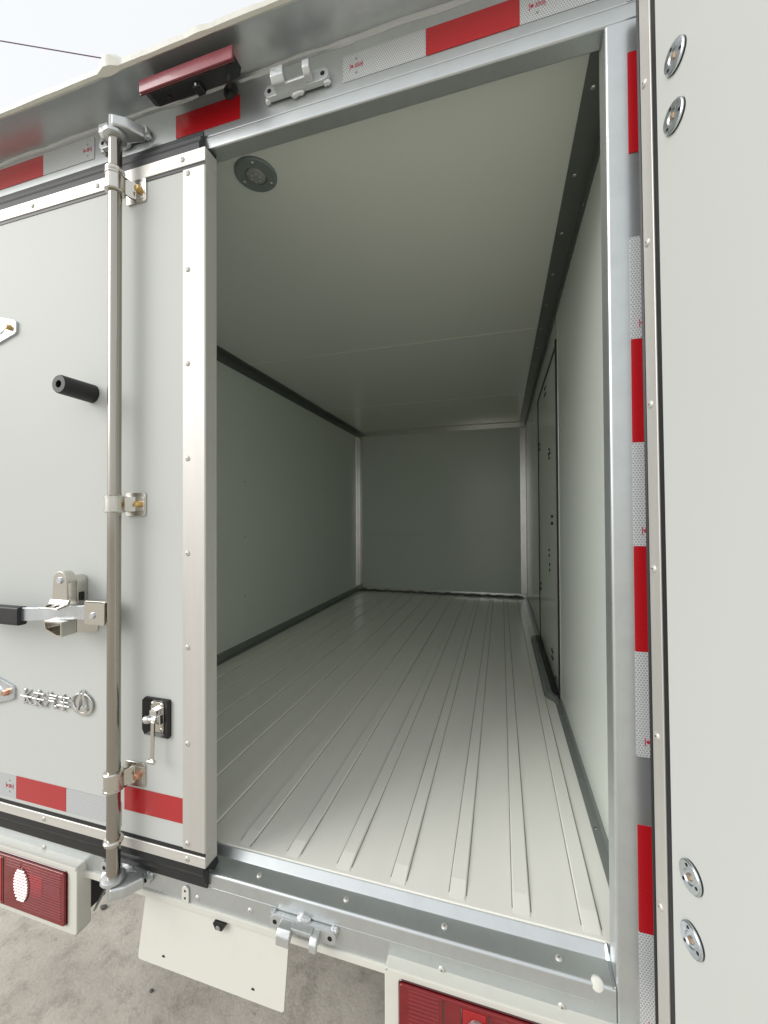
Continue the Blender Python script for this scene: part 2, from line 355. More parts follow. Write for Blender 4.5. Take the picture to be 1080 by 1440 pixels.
for cy, cz, of in ((1.30, 1.235, sq), (1.60, 1.03, sq), (1.164, .93, [(-.02, 0), (.02, 0), (0, .018), (0, -.018)]), (1.09, .651, sq), (1.2, .509, [(0, -.012), (0, .012)]), (1.19, .4476, [(0, -.012), (0, .012)]), (1.60, .30, sq), (1.12, .10, sq), (1.0, .06, sq[:2])):
    obj('hatch_bolts', bolts(None, cy, cz, of), 'plastic_black', rw)
obj('ceiling_trim', prism([(XR, H), (XR-.050, H), (XR-.050, H-.002), (XR-.003, H-.004), (XR-.002, H-.04), (XR, H-.04)], 'y', .041, LEN-.002), 'dark_trim', rw)
for i in range(14): inst('rivet', RIVET, (XR-.033, .13+i*.195, H-.0022), rw, (R(90), 0, 0))
for i in range(14): inst('rivet', RIVET, (XR-.002, .2+i*.195, H-.022), rw, (0, 0, R(-90)))
tp = lambda y0, y1, nm: obj(nm, prism([(XR, 0), (XR-.020, 0), (XR-.020, .002), (XR-.004, .0045), (XR-.002, .020), (XR, .020)], 'y', y0, y1), 'grey_trim', rw)
tp(.041, .90, 'floor_trim'); tp(1.70, LEN-.002, 'floor_trim')
for i in range(5): inst('rivet', SCREW_S, (XR-.012, .12+i*.17, .003), rw, (R(-90), 0, 0))
# threshold cover in front of the hatch: a flared metal step with a black seal in it
bm = bmesh.new(); loops = []
for y, o_, h_ in ((.88, .020, .004), (.90, .024, .012), (.925, .044, .022), (.95, .050, .024), (1.64, .050, .024), (1.665, .044, .020), (1.70, .022, .006)):
    loops.append([(XR-.0005, y, 0), (XR-o_, y, 0), (XR-o_+.004, y, h_), (XR-.026 if o_ > .03 else XR-.01, y, h_), (XR-.0005, y, h_*.4)])
quads_strip(bm, loops); bmesh.ops.recalc_face_normals(bm, faces=bm.faces)
obj('hatch_threshold', bm, 'grey_trim', rw)
obj('threshold_seal', box(XR-.027, XR-.006, .93, 1.655, .012, .0262, .002, 1), 'rubber', rw)

# ---- front bulkhead
fb = obj('bulkhead', box(XL, XR, LEN+.003, LEN+.05, -.03, H+.002), 'inner_white', truck, 'far end wall of the cargo box')
obj('wall_panel', box(XL, XR, LEN, LEN+.003, 0, .5098, .0006, 1), 'inner_white', fb)
obj('wall_panel', box(XL, XR, LEN, LEN+.003, .5112, H, .0006, 1), 'inner_white', fb)
def btrim(x0, x1, z0, z1): return obj('corner_trim', box(x0, x1, LEN-.0025, LEN, z0, z1, .0008, 1), 'alloy_inner', fb)
btrim(XR-.048, XR-.004, .03, H-.045); btrim(XL+.004, XL+.048, .03, H-.045); btrim(XL+.004, XR-.004, H-.043, H-.003); btrim(XL+.004, XR-.004, .004, .034)
obj('corner_trim', box(XR-.0025, XR, LEN-.06, LEN-.008, .022, H-.042, .0008, 1), 'alloy_inner', fb)
obj('corner_trim', box(XL, XL+.0025, LEN-.06, LEN-.008, .05, H-.047, .0008, 1), 'alloy_inner', fb)
for i in range(9):
    z = .13+i*.145
    inst('rivet', RIVET, (XR-.026, LEN-.0025, z), fb); inst('rivet', RIVET, (XL+.026, LEN-.0025, z), fb)
    inst('rivet', RIVET, (XR-.0025, LEN-.034, z), fb, (0, 0, R(-90))); inst('rivet', RIVET, (XL+.0025, LEN-.034, z), fb, (0, 0, R(90)))
for i in range(10): inst('rivet', RIVET, (XL+.09+i*.142, LEN-.0025, H-.023), fb)
for i in range(7): inst('rivet', RIVET, (XL+.13+i*.2, LEN-.0025, .018), fb)
pts = [(XL+.01+i*.0205, LEN-.012+.004*math.sin(i*1.3), .004+.006*math.sin(i*.587+.5)**2+.003*random.random()) for i in range(70)]
obj('sealant_bead', tube(pts, [.005+.006*random.random() for _ in pts], 8), 'sealant', fb)

# ---- round ceiling lamp (off)
cl = obj('ceiling_lamp', lathe((-.678, .119, H), (0, 0, -1), [(-.001, .046), (.004, .046), (.006, .044), (.0065, .024), (.003, .0225), (.003, 0)], 40), 'lamp_flange', truck, 'round grey ceiling lamp, switched off')
obj('lamp_lens', lathe((-.678, .119, H-.003), (0, 0, -1), [(0, .0222), (.003, .0215), (.006, .016), (.0075, .008), (.008, 0)], 28), 'lens_smoke' if 'lens_smoke' in M else mat('lens_smoke', (.26, .27, .265), .25, coat=.6, var=.3, vscale=160), cl)
for k in range(7):
    aa = k*2*math.pi/6; rr = .0095 if k else 0
    obj('led', lathe((-.678+rr*math.cos(aa), .119+rr*math.sin(aa), H-.0092), (0, 0, -1), [(0, .0026), (.001, .0024), (.0016, 0)], 8), 'led', cl)
for aa in (150, 30, 270):
    inst('screw', SCREW_S, (-.678+.035*math.cos(R(aa+20)), .119+.035*math.sin(R(aa+20)), H-.0064), cl, (R(90), 0, 0))

# ---- outer shell
sh = obj('outer_shell', box(XO0, XO0+.006, .05, LEN+.07, -.09, H+.085), 'door_white', truck)
obj('shell_side', box(XO1-.006, XO1, .05, LEN+.07, -.09, H+.085), 'door_white', sh)
obj('shell_front', box(XO0+.007, XO1-.007, LEN+.056, LEN+.07, -.09, H+.085), 'door_white', sh)
obj('roof', box(XO0, XO1, .05, LEN+.07, H+.086, H+.106), 'door_white', sh)
obj('underfloor', box(XO0+.01, XO1-.01, .08, LEN+.05, -.088, -.034), 'chassis', sh)

# ---- rear portal frame
ZL, ZS = 1.3985, -.0236
def rprof(y0, y1, z0, z1, r): return rrect(y0, y1, z0, z1, r, 3)
lint = obj('door_header', prism(rprof(.002, .0335, ZL+.027, 1.519, .002), 'x', XO0, XO1), 'silver', truck, 'silver sheet-metal header above the doorway')
obj('header_flange', prism(rprof(0, .0335, ZL, ZL+.0265, .0035), 'x', XO0, XO1), 'silver', lint)
obj('header_filler', box(XO0+.01, XO1-.01, .0337, .06, ZL+.046, 1.519), 'chassis', lint)
post_r = obj('door_post', prism(rrect(0, XO1, 0, .0405, .005, 3), 'z', -.09, ZL-.0004), 'silver', truck, 'silver door post carrying red and white reflective tape')
post_l = obj('door_post', prism(rrect(XO0, XO0+.1, 0, .0405, .005, 3), 'z', -.09, ZL-.0004), 'silver', truck)
sp = [(0, -.09)]+[(.005-.005*math.cos(R(t)), ZS-.005+.005*math.sin(R(t))) for t in (0, 22, 45, 67, 90)]+[(.034, -.0188), (.036, -.0178), (.0445, -.0042), (.046, -.0035), (.06, -.0035), (.06, -.09)]
sill = obj('door_sill', prism(sp, 'x', XO0+.1004, -.0004), 'silver', truck, 'stepped silver door sill')
for x in (-1.147, -.9, -.614, -.435, -.2549, -.0741):
    if x != -.9 and x != -.435: inst('screw', SCREW, (x, 0, -.071), sill)
inst('screw', SCREW, (-.7326, 0, -.0775), sill)
for x in (-.607, -.4286, -.2525, -.075): inst('screw', SCREW, (x, .02, -.0208), sill, (R(-90), 0, 0))
bm = lathe((-.0245, .0035, -.0265), (0, -1, .55), [(-.004, .0092), (.0005, .0092), (.0022, .008), (.0032, .0045), (.0034, 0)], 16)
obj('silicone_dab', bm, 'silicone', sill, 'blob of pale silicone on the sill corner')
obj('corner_fillet', tube([(-.0028, .001, -.0245), (-.0028, .034, -.0195), (-.003, .044, -.006), (-.0035, .047, -.003)], [.003, .0035, .0035, .002], 8), 'silver', sill)
# thin raised fold line on the sill face
obj('sill_fold', prism(rprof(-.0006, .002, -.0515, -.0495, .0004), 'x', XO0+.11, -.03), 'silver', sill)
# cream chassis rail just under the sill with its tab
rail = obj('under_rail', box(XO0+.03, XO1-.03, -.004, .03, -.104, -.0905, .002), 'cream', truck, 'cream lip under the sill')
obj('rail_tab', prism(arc(-.7597, -.068, .0085, 0, 180, 10)+[(-.7682, -.0905), (-.7512, -.0905)], 'y', -.0035, -.0005, .0008, 1), 'cream', rail)
for z in (-.068, -.082): obj('tab_hole', lathe((-.7597, -.0034, z), (0, -1, 0), [(0, .0022), (.0006, .0022), (.0006, 0)], 10), 'hole_dark', rail)
# seam bead under the eave
random.seed(3)
pts = [(XO0+.02+i*.02, .0015, 1.5165+.0012*math.sin(i*.7)+.0012*random.random()) for i in range(77)]
obj('seam_bead', tube(pts, [.0048+.002*random.random() for _ in pts], 8), 'cast_silver', lint)
# eave with curled lip, film strip along the lip
ev = obj('eave', prism([(.0335, 1.5195), (-.074, 1.5195), (-.080, 1.5165), (-.082, 1.5165), (-.084, 1.5215), (-.080, 1.532), (-.06, 1.5385), (.06, 1.5465), (.06, 1.5265), (.0335, 1.5265)], 'x', XO0, XO1), 'silver', truck, 'overhanging silver roof eave')
bm = bmesh.new(); loops = []
random.seed(11)
n = 120
for i in range(n+1):
    x = XO0+.01+(XO1-XO0-.02)*i/n
    t = .0010+.0008*abs(math.sin(i*.17)+.6*math.sin(i*.53))+.0004*random.random()
    lip = .003+.003*math.sin(i*.13)+.001*random.random()
    if 0.50 < i/n < 0.53: t += .002*math.sin((i/n-.50)/.03*math.pi)
    if 0.37 < i/n < 0.40: t += .010*math.sin((i/n-.37)/.03*math.pi)
    yy = -.0840-t
    loops.append([(x, -.073-lip*.4, 1.5190), (x, -.080, 1.5155-t*.5), (x, yy, 1.5165-t*.4), (x, yy, 1.524+t), (x, -.078, 1.5345+t*1.6), (x, -.05-.01*random.random(), 1.5425+t), (x, -.05, 1.538), (x, -.076, 1.526)])
quads_strip(bm, loops); bmesh.ops.recalc_face_normals(bm, faces=bm.faces)
obj('edge_film', bm, 'film', ev, 'crinkled cream protective film along the roof edge')

# ---- keepers (hooks) and tape on the frame
def keeper(cx, cz, s):
    """s = +1 opens upward (header), -1 opens downward (sill)"""
    pl = arc(cx+.054, cz, .0115, -90, 90, 8)+arc(cx-.054, cz, .0115, 90, 270, 8)
    bm = prism(pl, 'y', -.011, -.0005, .0015, 2)
    f = lambda y, z: (y, cz+s*z)
    prong = [f(-.010, -.011), f(-.026, -.008), f(-.032, .001), f(-.033, .016), f(-.026, .018), f(-.023, .010), f(-.018, .007), f(-.010, .010)]
    if s < 0: prong.reverse()
    bm = prism(prong, 'x', cx-.040, cx-.014, .002, 2, bm)
    prong = [f(-.010, -.010), f(-.023, -.006), f(-.029, .002), f(-.030, .014), f(-.024, .016), f(-.020, .009), f(-.010, .009)]
    if s < 0: prong.reverse()
    bm = prism(prong, 'x', cx+.022, cx+.036, .002, 2, bm)
    web = [f(-.009, -.012), f(-.022, -.009), f(-.022, -.004), f(-.009, .002)]
    if s < 0: web.reverse()
    bm = prism(web, 'x', cx-.016, cx+.024, .0015, 2, bm)
    k = obj('keeper', bm, 'cast_silver', truck, 'cast silver door-rod keeper hook')
    for dx in (-.054, .054):
        obj('bolt_hole', lathe((cx+dx, -.0109, cz), (0, -1, 0), [(0, .0042), (.0005, .0042), (.0005, 0)], 12), 'hole_dark', k)
    random.seed(int(cx*1000))
    for x0, x1, zz in ((-.066, -.055, -.009*s), (-.012, .014, -.0125*s), (.052, .067, -.009*s)):
        pts = [(cx+x0+(x1-x0)*i/5, -.003, cz+zz-.002*s*random.random()) for i in range(6)]
        obj('weld_bead', tube(pts, [.002]+[.0042+.002*random.random() for _ in range(4)]+[.002], 8), 'weld', k)
    return k
k1 = keeper(-.509, 1.4605, 1); k2 = keeper(-.914, 1.4705, 1)
k3 = keeper(-.5015, -.0655, -1); k4 = keeper(-.9045, -.0635, -1)

def tape(col, x0, x1, z0, z1, y, parent, mark=None, vertical=False):
    o = obj('reflective_tape', prism(rrect(x0, x1, z0, z1, .0012, 2), 'y', y-.0012, y-.0002), 'tape_'+col, parent)
    if mark:
        mx, mz = mark; yy = y-.0013
        def bar(a, b, c, d): return prism([(mx+a, mz+c), (mx+b, mz+c), (mx+b, mz+d), (mx+a, mz+d)], 'y', yy-.0003, yy)
        bm = bar(-.012, -.011, -.006, .006); bm = join(bm, bar(.011, .012, -.006, .006))
        bm = lathe((mx-.0075, yy, mz), (0, -1, 0), [(0, .0026), (.0003, .0026), (.0003, 0)], 10, bm)
        for s_ in (1, -1):
            bm = join(bm, prism([(mx-.003, mz-.004*s_), (mx-.002, mz-.004*s_), (mx+.002, mz+.004*s_), (mx+.001, mz+.004*s_)], 'y', yy-.0003-.00005*s_, yy))
        bm = join(bm, bar(.0026, .0034, -.0045, .0045))
        b2 = bmesh.new(); ro, ri = .0034, .0026
        lo = [[(mx+.0072+r_*math.cos(t*math.pi/8), yy-.0003, mz+r_*math.sin(t*math.pi/8)) for t in range(16)] for r_ in (ri, ro)]
        quads_strip(b2, lo, cap=False); bm = join(bm, b2); bm = join(bm, bar(.0045, .0099, -.0004, .0004))
        obj('tape_mark', bm, 'mark_red', parent)
        bm = None
        for dz in (-.0125, .0125): bm = lathe((mx, yy, mz+dz), (0, -1, 0), [(0, .0022), (.0003, .0022), (.0003, .0)], 10, bm)
        obj('tape_mark', bm, 'mark_red' if vertical else 'mark_grey', parent)
    return o
tape('white', -.4205, -.2705, 1.4445, 1.4905, .002, lint, (-.395, 1.468))
tape('red', -.270, -.1200, 1.4445, 1.4905, .002, lint)
tape('white', -.1195, .0295, 1.4445, 1.4905, .002, lint, (-.094, 1.468))
tape('red', -.787, -.635, 1.4415, 1.4885, .002, lint)
tape('white', -1.161, -1.0065, 1.4575, 1.5055, .002, lint, (-1.026, 1.481))
tape('red', -1.313, -1.1615, 1.4575, 1.5055, .002, lint)
for col, z0, z1 in (('white', 1.0735, .9240), ('red', .9237, .7727), ('white', .7724, .6223), ('red', .622, .47), ('white', .4697, .3195), ('red', .2214, .0693), ('white', .069, -.082), ('red', ZL-.05, 1.1985)):
    tape(col, .0292, .0752, z1, z0, 0.0, post_r, (.052, z1+.022) if col == 'white' else None, True)
tape('white', .0302, .0752, ZL+.029, ZL+.095, .002, lint)
tape('red', .0292, .0752, ZL-.0495, ZL-.001, 0.0, post_r) if False else None

# ---- third brake lamp under the eave
bl = obj('brake_lamp', prism([(-.803, 1.4785), (-.790, 1.474), (-.625, 1.474), (-.608, 1.4785), (-.606, 1.494), (-.612, 1.500), (-.799, 1.500), (-.805, 1.494)], 'y', -.0602, -.034, .0015, 2), 'lamp_body', truck, 'third brake lamp with scuffed red lens under the eave')
obj('lamp_lens', box(-.8105, -.603, -.066, -.0604, 1.4765, 1.5005, .0015, 2), 'lens_pale', bl)
obj('lamp_base', box(-.790, -.622, -.052, -.036, 1.4998, 1.5192, .002, 1), 'lamp_body', bl)
obj('lens_rim', box(-.8115, -.602, -.0625, -.0595, 1.4745, 1.4790, .0008, 1), 'lens_dark', bl)
obj('lamp_clip', box(-.700, -.683, -.052, -.034, 1.4665, 1.4745, .001, 1), 'lamp_body', bl)
obj('lamp_clip', box(-.6935, -.6905, -.0535, -.0515, 1.468, 1.472), 'silicone', bl)
obj('lamp_stud', lathe((-.758, -.045, 1.4745), (0, 0, -1), [(0, .0035), (.005, .0035), (.006, 0)], 10), 'lamp_body', bl)
obj('cable', tube([(-.625, -.045, 1.476), (-.628, -.043, 1.470), (-.634, -.030, 1.474), (-.645, -.015, 1.490), (-.652, -.006, 1.497)], .004, 8), 'rubber', bl)
obj('grommet', lathe((-.655, .0015, 1.4985), (0, -1, 0), [(0, .0155), (.004, .015), (.008, .011), (.010, .006), (.010, 0)], 18), 'rubber', bl)

# ================================================================ left rear door (closed)
D = -.015; DX0, DX1 = -1.405, -.7005
door = obj('rear_door', box(DX0, DX1-.002, D, .0150, .0035, 1.386), 'door_white', truck, 'closed rear door with lock rod, latch and badge')
def edge_trim():
    x0, x1 = -.7525, -.7005
    sec = [(x0, D), (x0, D-.0022), (x1-.002, D-.0022), (x1, D-.0005), (x1, .0155), (x1-.0018, .0155), (x1-.0018, D)]
    return prism(sec, 'z', .028, 1.353)
obj('edge_trim', edge_trim(), 'alloy', door, 'brushed alloy trim wrapping the door edge')
obj('top_strip', box(DX0, DX1+.0006, D-.0030, D, 1.3605, 1.3875, .0008, 1), 'alloy_h', door)
obj('bottom_strip', box(DX0, DX1+.0006, D-.0030, D, .0, .0205, .0008, 1), 'alloy_h', door)
obj('top_seal', box(DX0, DX1-.0008, D-.0012, D, 1.3535, 1.3603), 'rubber', door)
obj('bottom_seal', box(DX0, DX1-.0008, D-.0012, D, .0208, .0278), 'rubber', door)
obj('edge_cap', box(DX1-.0016, DX1+.0006, D, .0155, 1.3532, 1.3875, .0004, 1), 'alloy', door)
obj('edge_cap', box(DX1-.0016, DX1+.0006, D, .0155, .0, .0278, .0004, 1), 'alloy', door)
for z in (1.3446, 1.1538, .9684, .7826, .5979, .4156, .2303, .0393): inst('screw', SCREW, (-.7412, D-.0022, z), door)
for x in (-1.355, -1.1651, -.9731, -.7534): inst('screw', SCREW, (x, D-.0030, 1.3738), door)
for x in (-1.31, -1.1209, -.93, -.7411): inst('screw', SCREW, (x, D-.0030, .0105), door)
# rubber gaskets: a ridged flap from door to frame
def gasket(z0, z1, s):
    p = [(D+.004, z0), (D-.0015, z0), (D-.003, z0+(z1-z0)*.25), (-.0125, z0+(z1-z0)*.5), (-.0135, z0+(z1-z0)*.62), (-.0065, z0+(z1-z0)*.75), (-.006, z1), (-.002, z1), (-.002, z0+(z1-z0)*.6), (.0, z0)]
    if s < 0: p.reverse()
    bm = prism(p, 'x', DX0, -.7145 if s > 0 else -.7055)
    return bm
obj('top_gasket', gasket(1.3877, 1.432, 1), 'rubber_grey', door); obj('bottom_gasket', gasket(-.0003, -.0475, -1), 'rubber', door)
obj('gasket_end', prism([(-.016, 1.388), (.014, 1.388), (.018, 1.398), (.0, 1.3975)], 'x', -.7145, -.7020), 'rubber', door)
obj('gasket_end', prism([(-.012, .0), (.014, .0), (.018, -.014), (.006, -.021)], 'x', -.7055, -.6985), 'rubber', door)
# lock rod
RX, RY, RR = -.8925, -.045, .0121
obj('lock_rod', lathe((RX, RY, -.042), (0, 0, 1), [(0, RR), (1.478, RR)], 28), 'steel', door, 'tall steel lock rod')
def claw(zc, s):
    bm = lathe((RX, RY, zc-.012*s), (0, 0, s), [(0, .0135), (.004, .021), (.009, .0215), (.012, .017), (.014, 0)], 20)
    pr_ = [(RX-.012, RY+.012), (RX+.012, RY-.020), (RX+.034, RY-.006), (RX+.052, RY+.022), (RX+.042, RY+.032), (RX+.010, RY+.026)]
    z0, z1 = sorted((zc, zc+.022*s))
    bm = prism(pr_, 'z', z0, z1, .004, 3, bm)
    pr_ = [(RX-.016, RY+.004), (RX-.004, RY-.012), (RX+.010, RY-.004), (RX+.004, RY+.016)]
    z0, z1 = sorted((zc, zc+.034*s))
    bm = prism(pr_, 'z', z0, z1, .003, 2, bm)
    return obj('rod_claw', bm, 'cast_silver', door)
claw(1.438, 1); claw(-.044, -1)
def clamp(z, hgt, me):
    b2 = bmesh.new(); ro, ri = RR+.0048, RR+.0008
    zs = [(z-hgt/2, 0), (z+hgt/2, 0)]
    an = [R(t) for t in range(-40, 221+15, 15)]
    # strap round the front of the rod, then to the flange on the door
    path_o = [(RX+ro*math.cos(t), RY-ro*math.sin(t)) for t in an]; path_i = [(RX+ri*math.cos(t), RY-ri*math.sin(t)) for t in an]
    fl = [(RX+.024, D-.0044), (RX+.046, D-.0044), (RX+.046, D-.0002), (RX+.018, D-.0002)]
    outline = list(reversed(path_o))
    outline = path_i[:1]+path_i[1:]+list(reversed(path_o))
    outline = fl+path_i+list(reversed(path_o))
    bm = prism(outline, 'z', z-hgt/2, z+hgt/2, .0012, 2)
    bm = lathe((RX, RY, z+hgt/2-.003), (0, 0, 1), [(0, ro+.0014), (.003, ro+.0014), (.005, ro-.001), (.005, ri)], 24, bm)
    bm = lathe((RX, RY, z-hgt/2+.003), (0, 0, -1), [(0, ro+.0014), (.003, ro+.0014), (.005, ro-.001), (.005, ri)], 24, bm)
    obj('rod_clamp', bm, 'stainless', door)
    obj('clamp_plate', prism(rrect(RX-.002, RX+.049, z-.024, z+.024, .005, 3), 'y', D-.0034, D-.0002, .0006, 1), 'stainless', door)
    inst('clamp_bolt', me, (RX+.034, D-.0046, z), door, (0, R(17), 0))
clamp(1.337, .034, HEX_G); clamp(.695, .030, HEX_G); clamp(.151, .034, HEX_C)
def collar(z):
    obj('rod_collar', lathe((RX, RY, z-.006), (0, 0, 1), [(0, RR), (.001, RR+.0035), (.005, RR+.0055), (.008, RR+.0055), (.011, RR+.0035), (.012, RR)], 24), 'stainless', door)
collar(1.3615); collar(.0335)
# black rubber bumper
obj('bumper_stop', lathe((-.989, D, .932), (0, -1, 0), [(-.0005, .0195), (.066, .0185), (.069, .017), (.069, .0075), (.045, .007), (.045, 0)], 32), 'rubber', door, 'black rubber bumper stub with hollow end')
# handle, rod tab and latch
obj('rod_bracket', prism(rrect(-.9575, -.9045, .4555, .5025, .004, 3), 'y', -.056, -.051, .001, 2), 'stainless', door)
obj('rod_bracket', box(-.9545, -.9025, -.056, -.036, .4985, .5028, .0015, 2), 'stainless', door)
obj('rod_bracket', prism(rrect(-.9575, -.9045, .4555, .5025, .004, 3), 'y', -.041, -.037, .001, 2), 'stainless', door)
obj('pivot_pin', lathe((-.9345, -.0555, .474), (0, -1, 0), [(0, .0062), (.003, .0062), (.004, .0052), (.004, 0)], 16), 'zinc', door)
hb = bmesh.new(); loops = []
for x, y, zc, hh in ((-.925, -.046, .476, .015), (-.965, -.046, .476, .015), (-.985, -.050, .476, .014), (-1.02, -.056, .474, .013), (-1.06, -.060, .471, .013), (-1.12, -.064, .4675, .014), (-1.30, -.068, .4635, .014)):
    loops.append([(x, y-.0035, zc-hh), (x, y+.0035, zc-hh), (x, y+.0035, zc+hh), (x, y-.0035, zc+hh)])
quads_strip(hb, loops); bmesh.ops.recalc_face_normals(hb, faces=hb.faces); bmesh.ops.bevel(hb, geom=list(hb.edges), offset=.001, segments=1, affect='EDGES')
obj('door_handle', hb, 'zinc', door, 'zinc-plated lock handle bar')
obj('handle_grip', prism(rrect(-.075, -.056, .4455, .4835, .004, 3), 'x', -1.32, -1.115, .0012, 2), 'rubber', door, 'black sleeve on the lock handle')
# latch: back plate, tongue, lip with holes, cup
obj('latch_plate', prism(rrect(-1.055, -.975, .425, .560, .006, 3), 'y', D-.003, D-.0002, .0006, 1), 'stainless', door) if False else None
def tongue():
    cx, zt = -1.0175, .541
    out = arc(cx, zt, .0185, 0, 180, 12)+[(cx-.0215, .500), (cx+.0205, .500)]
    bm = prism(out, 'y', -.060, -.056, .0012, 2)
    cap = [(cx+.0185*math.cos(R(t)), zt+.0185*math.sin(R(t))) for t in range(-20, 201, 15)]
    inn = [(cx+.0152*math.cos(R(t)), zt+.0152*math.sin(R(t))) for t in range(200, -21, -15)]
    bm = prism(cap+inn, 'y', -.0565, -.040, .0008, 1, bm)
    bm = prism([(-.060, .5025), (-.056, .5025), (-.0575, .4905), (-.083, .4865), (-.083, .4900), (-.064, .4940)], 'x', cx-.0255, cx+.0255, .0008, 1, bm)
    return bm
obj('latch_tongue', tongue(), 'stainless', door, 'stainless tongue of the handle catch')
obj('latch_bracket', prism(arc(-1.0145, .534, .0150, 0, 180, 10)+[(-1.0300, .480), (-.9990, .480)], 'y', -.0395, D, .0025, 2), 'stainless', door)
obj('latch_spring', box(-.9992, -.9965, -.034, -.024, .496, .514, .001, 1), 'plastic_black', door)
obj('pivot_pin', lathe((-1.0165, -.0595, .541), (0, -1, 0), [(0, .0068), (.003, .0068), (.0042, .0056), (.0042, 0)], 16), 'zinc', door)
for dx in (-.010, .012): obj('lip_hole', lathe((-1.0175+dx, -.0735, .4912), (0, -.2, 1), [(0, .0048), (.0016, .0048), (.0016, 0)], 12), 'hole_dark', door)
# cup: open-front box below the bar
def cup():
    bm = None
    x0, x1, z0, z1 = -1.043, -.994, .432, .461
    o_ = [(x0, z1), (x1, z1), (x1, z0), (x1-.014, z0), (x0+.004, z0+.012)]
    i_ = [(x0+.003, z1-.003), (x1-.003, z1-.003), (x1-.003, z0+.003), (x1-.013, z0+.003), (x0+.006, z0+.0135)]
    b2 = bmesh.new()
    f = lambda pts, y: [(p[0], y, p[1]) for p in pts]
    quads_strip(b2, [f(i_, -.050), f(i_, -.073), f(o_, -.073), f(o_, -.045)], cap=False)
    b2.faces.new([b2.verts.new(p) for p in f(i_, -.0501)])
    bmesh.ops.recalc_face_normals(b2, faces=b2.faces)
    bm = join(bm, b2)
    b2 = bmesh.new()
    quads_strip(b2, [[(x0, -.045, z1), (x1, -.045, z1), (x1, -.045, z0), (x0+.004, -.045, z0+.012)], [(x0+.016, D-.001, z1+.02), (x1+.026, D-.001, z1+.016), (x1+.026, D-.001, z0-.002), (x0+.022, D-.001, z0+.004)]])
    bmesh.ops.recalc_face_normals(b2, faces=b2.faces); bmesh.ops.bevel(b2, geom=list(b2.edges), offset=.002, segments=2, affect='EDGES')
    return join(bm, b2)
obj('latch_cup', cup(), 'stainless', door)
# strap hinges reaching in from the hinge side
def hinge(zc, me):
    out = [(-1.40, zc+.046), (-1.274, zc+.031), (-1.219, zc+.0155), (-1.2135, zc+.011), (-1.2135, zc-.011), (-1.219, zc-.0155), (-1.274, zc-.031), (-1.40, zc-.046)]
    h_ = obj('hinge_strap', prism(list(reversed(out)), 'y', D-.0055, D-.0002, .0012, 2), 'zinc', door)
    bm = tube([(-1.40, D-.006, zc), (-1.26, D-.0055, zc), (-1.245, D-.0045, zc)], [.018, .013, .003], 12)
    for v in bm.verts: v.co.y = D-.005+(v.co.y-(D-.005))*.35
    obj('hinge_rib', bm, 'zinc', door)
    inst('hinge_bolt', me, (-1.2335, D-.0057, zc), door, (0, R(11), 0)); inst('hinge_bolt', me, (-1.335, D-.0057, zc+.02), door, (0, R(29), 0))
hinge(1.105, HEX_G); hinge(.2745, HEX_C)
# badge characters and emblem
GL = {
 'a': [[(.36, 1), (.36, .04), (.58, .20)], [(.0, .50), (1, .50)], [(.82, .96), (.42, .62)], [(.50, .50), (.98, .04)]],
 'b': [[(.5, 1.04), (.5, .88)], [(.08, .70), (.08, .85), (.92, .85), (.92, .70)], [(.0, .45), (1, .45)], [(.45, .74), (.28, .34), (.88, .0)], [(.72, .45), (.55, .20), (.08, .0)]],
 'c': [[(.05, .95), (.2, .83)], [(.0, .62), (.16, .52)], [(.02, .0), (.2, .36)], [(.44, 1.02), (.30, .74)], [(.40, .86), (1, .86)], [(.42, .66), (.92, .66)], [(.36, .47), (.82, .47), (.84, .12), (1.0, .02), (1.0, .2)]],
 'd': [[(.08, .84), (.94, .84)], [(.46, 1.02), (.24, .52), (.90, .52)], [(.0, .26), (1, .26)], [(.56, .70), (.56, -.04)]]}
def strokes(key, x0, z0, sx, sz, wdt=.0030, y0=D-.0002, th=.0034):
    bm = None; q = 0
    for st in GL[key]:
        for (a0, b0), (a1, b1) in zip(st[:-1], st[1:]):
            p = Vector((x0+a0*sx+b0*.003, z0+b0*sz)); r_ = Vector((x0+a1*sx+b1*.003, z0+b1*sz)); d = (r_-p).normalized(); nrm = Vector((-d.y, d.x))*wdt/2; p = p-d*wdt*.35; r_ = r_+d*wdt*.35
            q += 1; bm = prism([tuple(p+nrm), tuple(p-nrm), tuple(r_-nrm), tuple(r_+nrm)], 'y', y0-th-.00012*q, y0, .0007, 1, bm)
    return bm
for i, k in enumerate('abcd'):
    obj('badge_character', strokes(k, -1.1935+i*.0372, .2545, .0325, .0315, .0039, D-.0002, .0046), 'chrome', door)
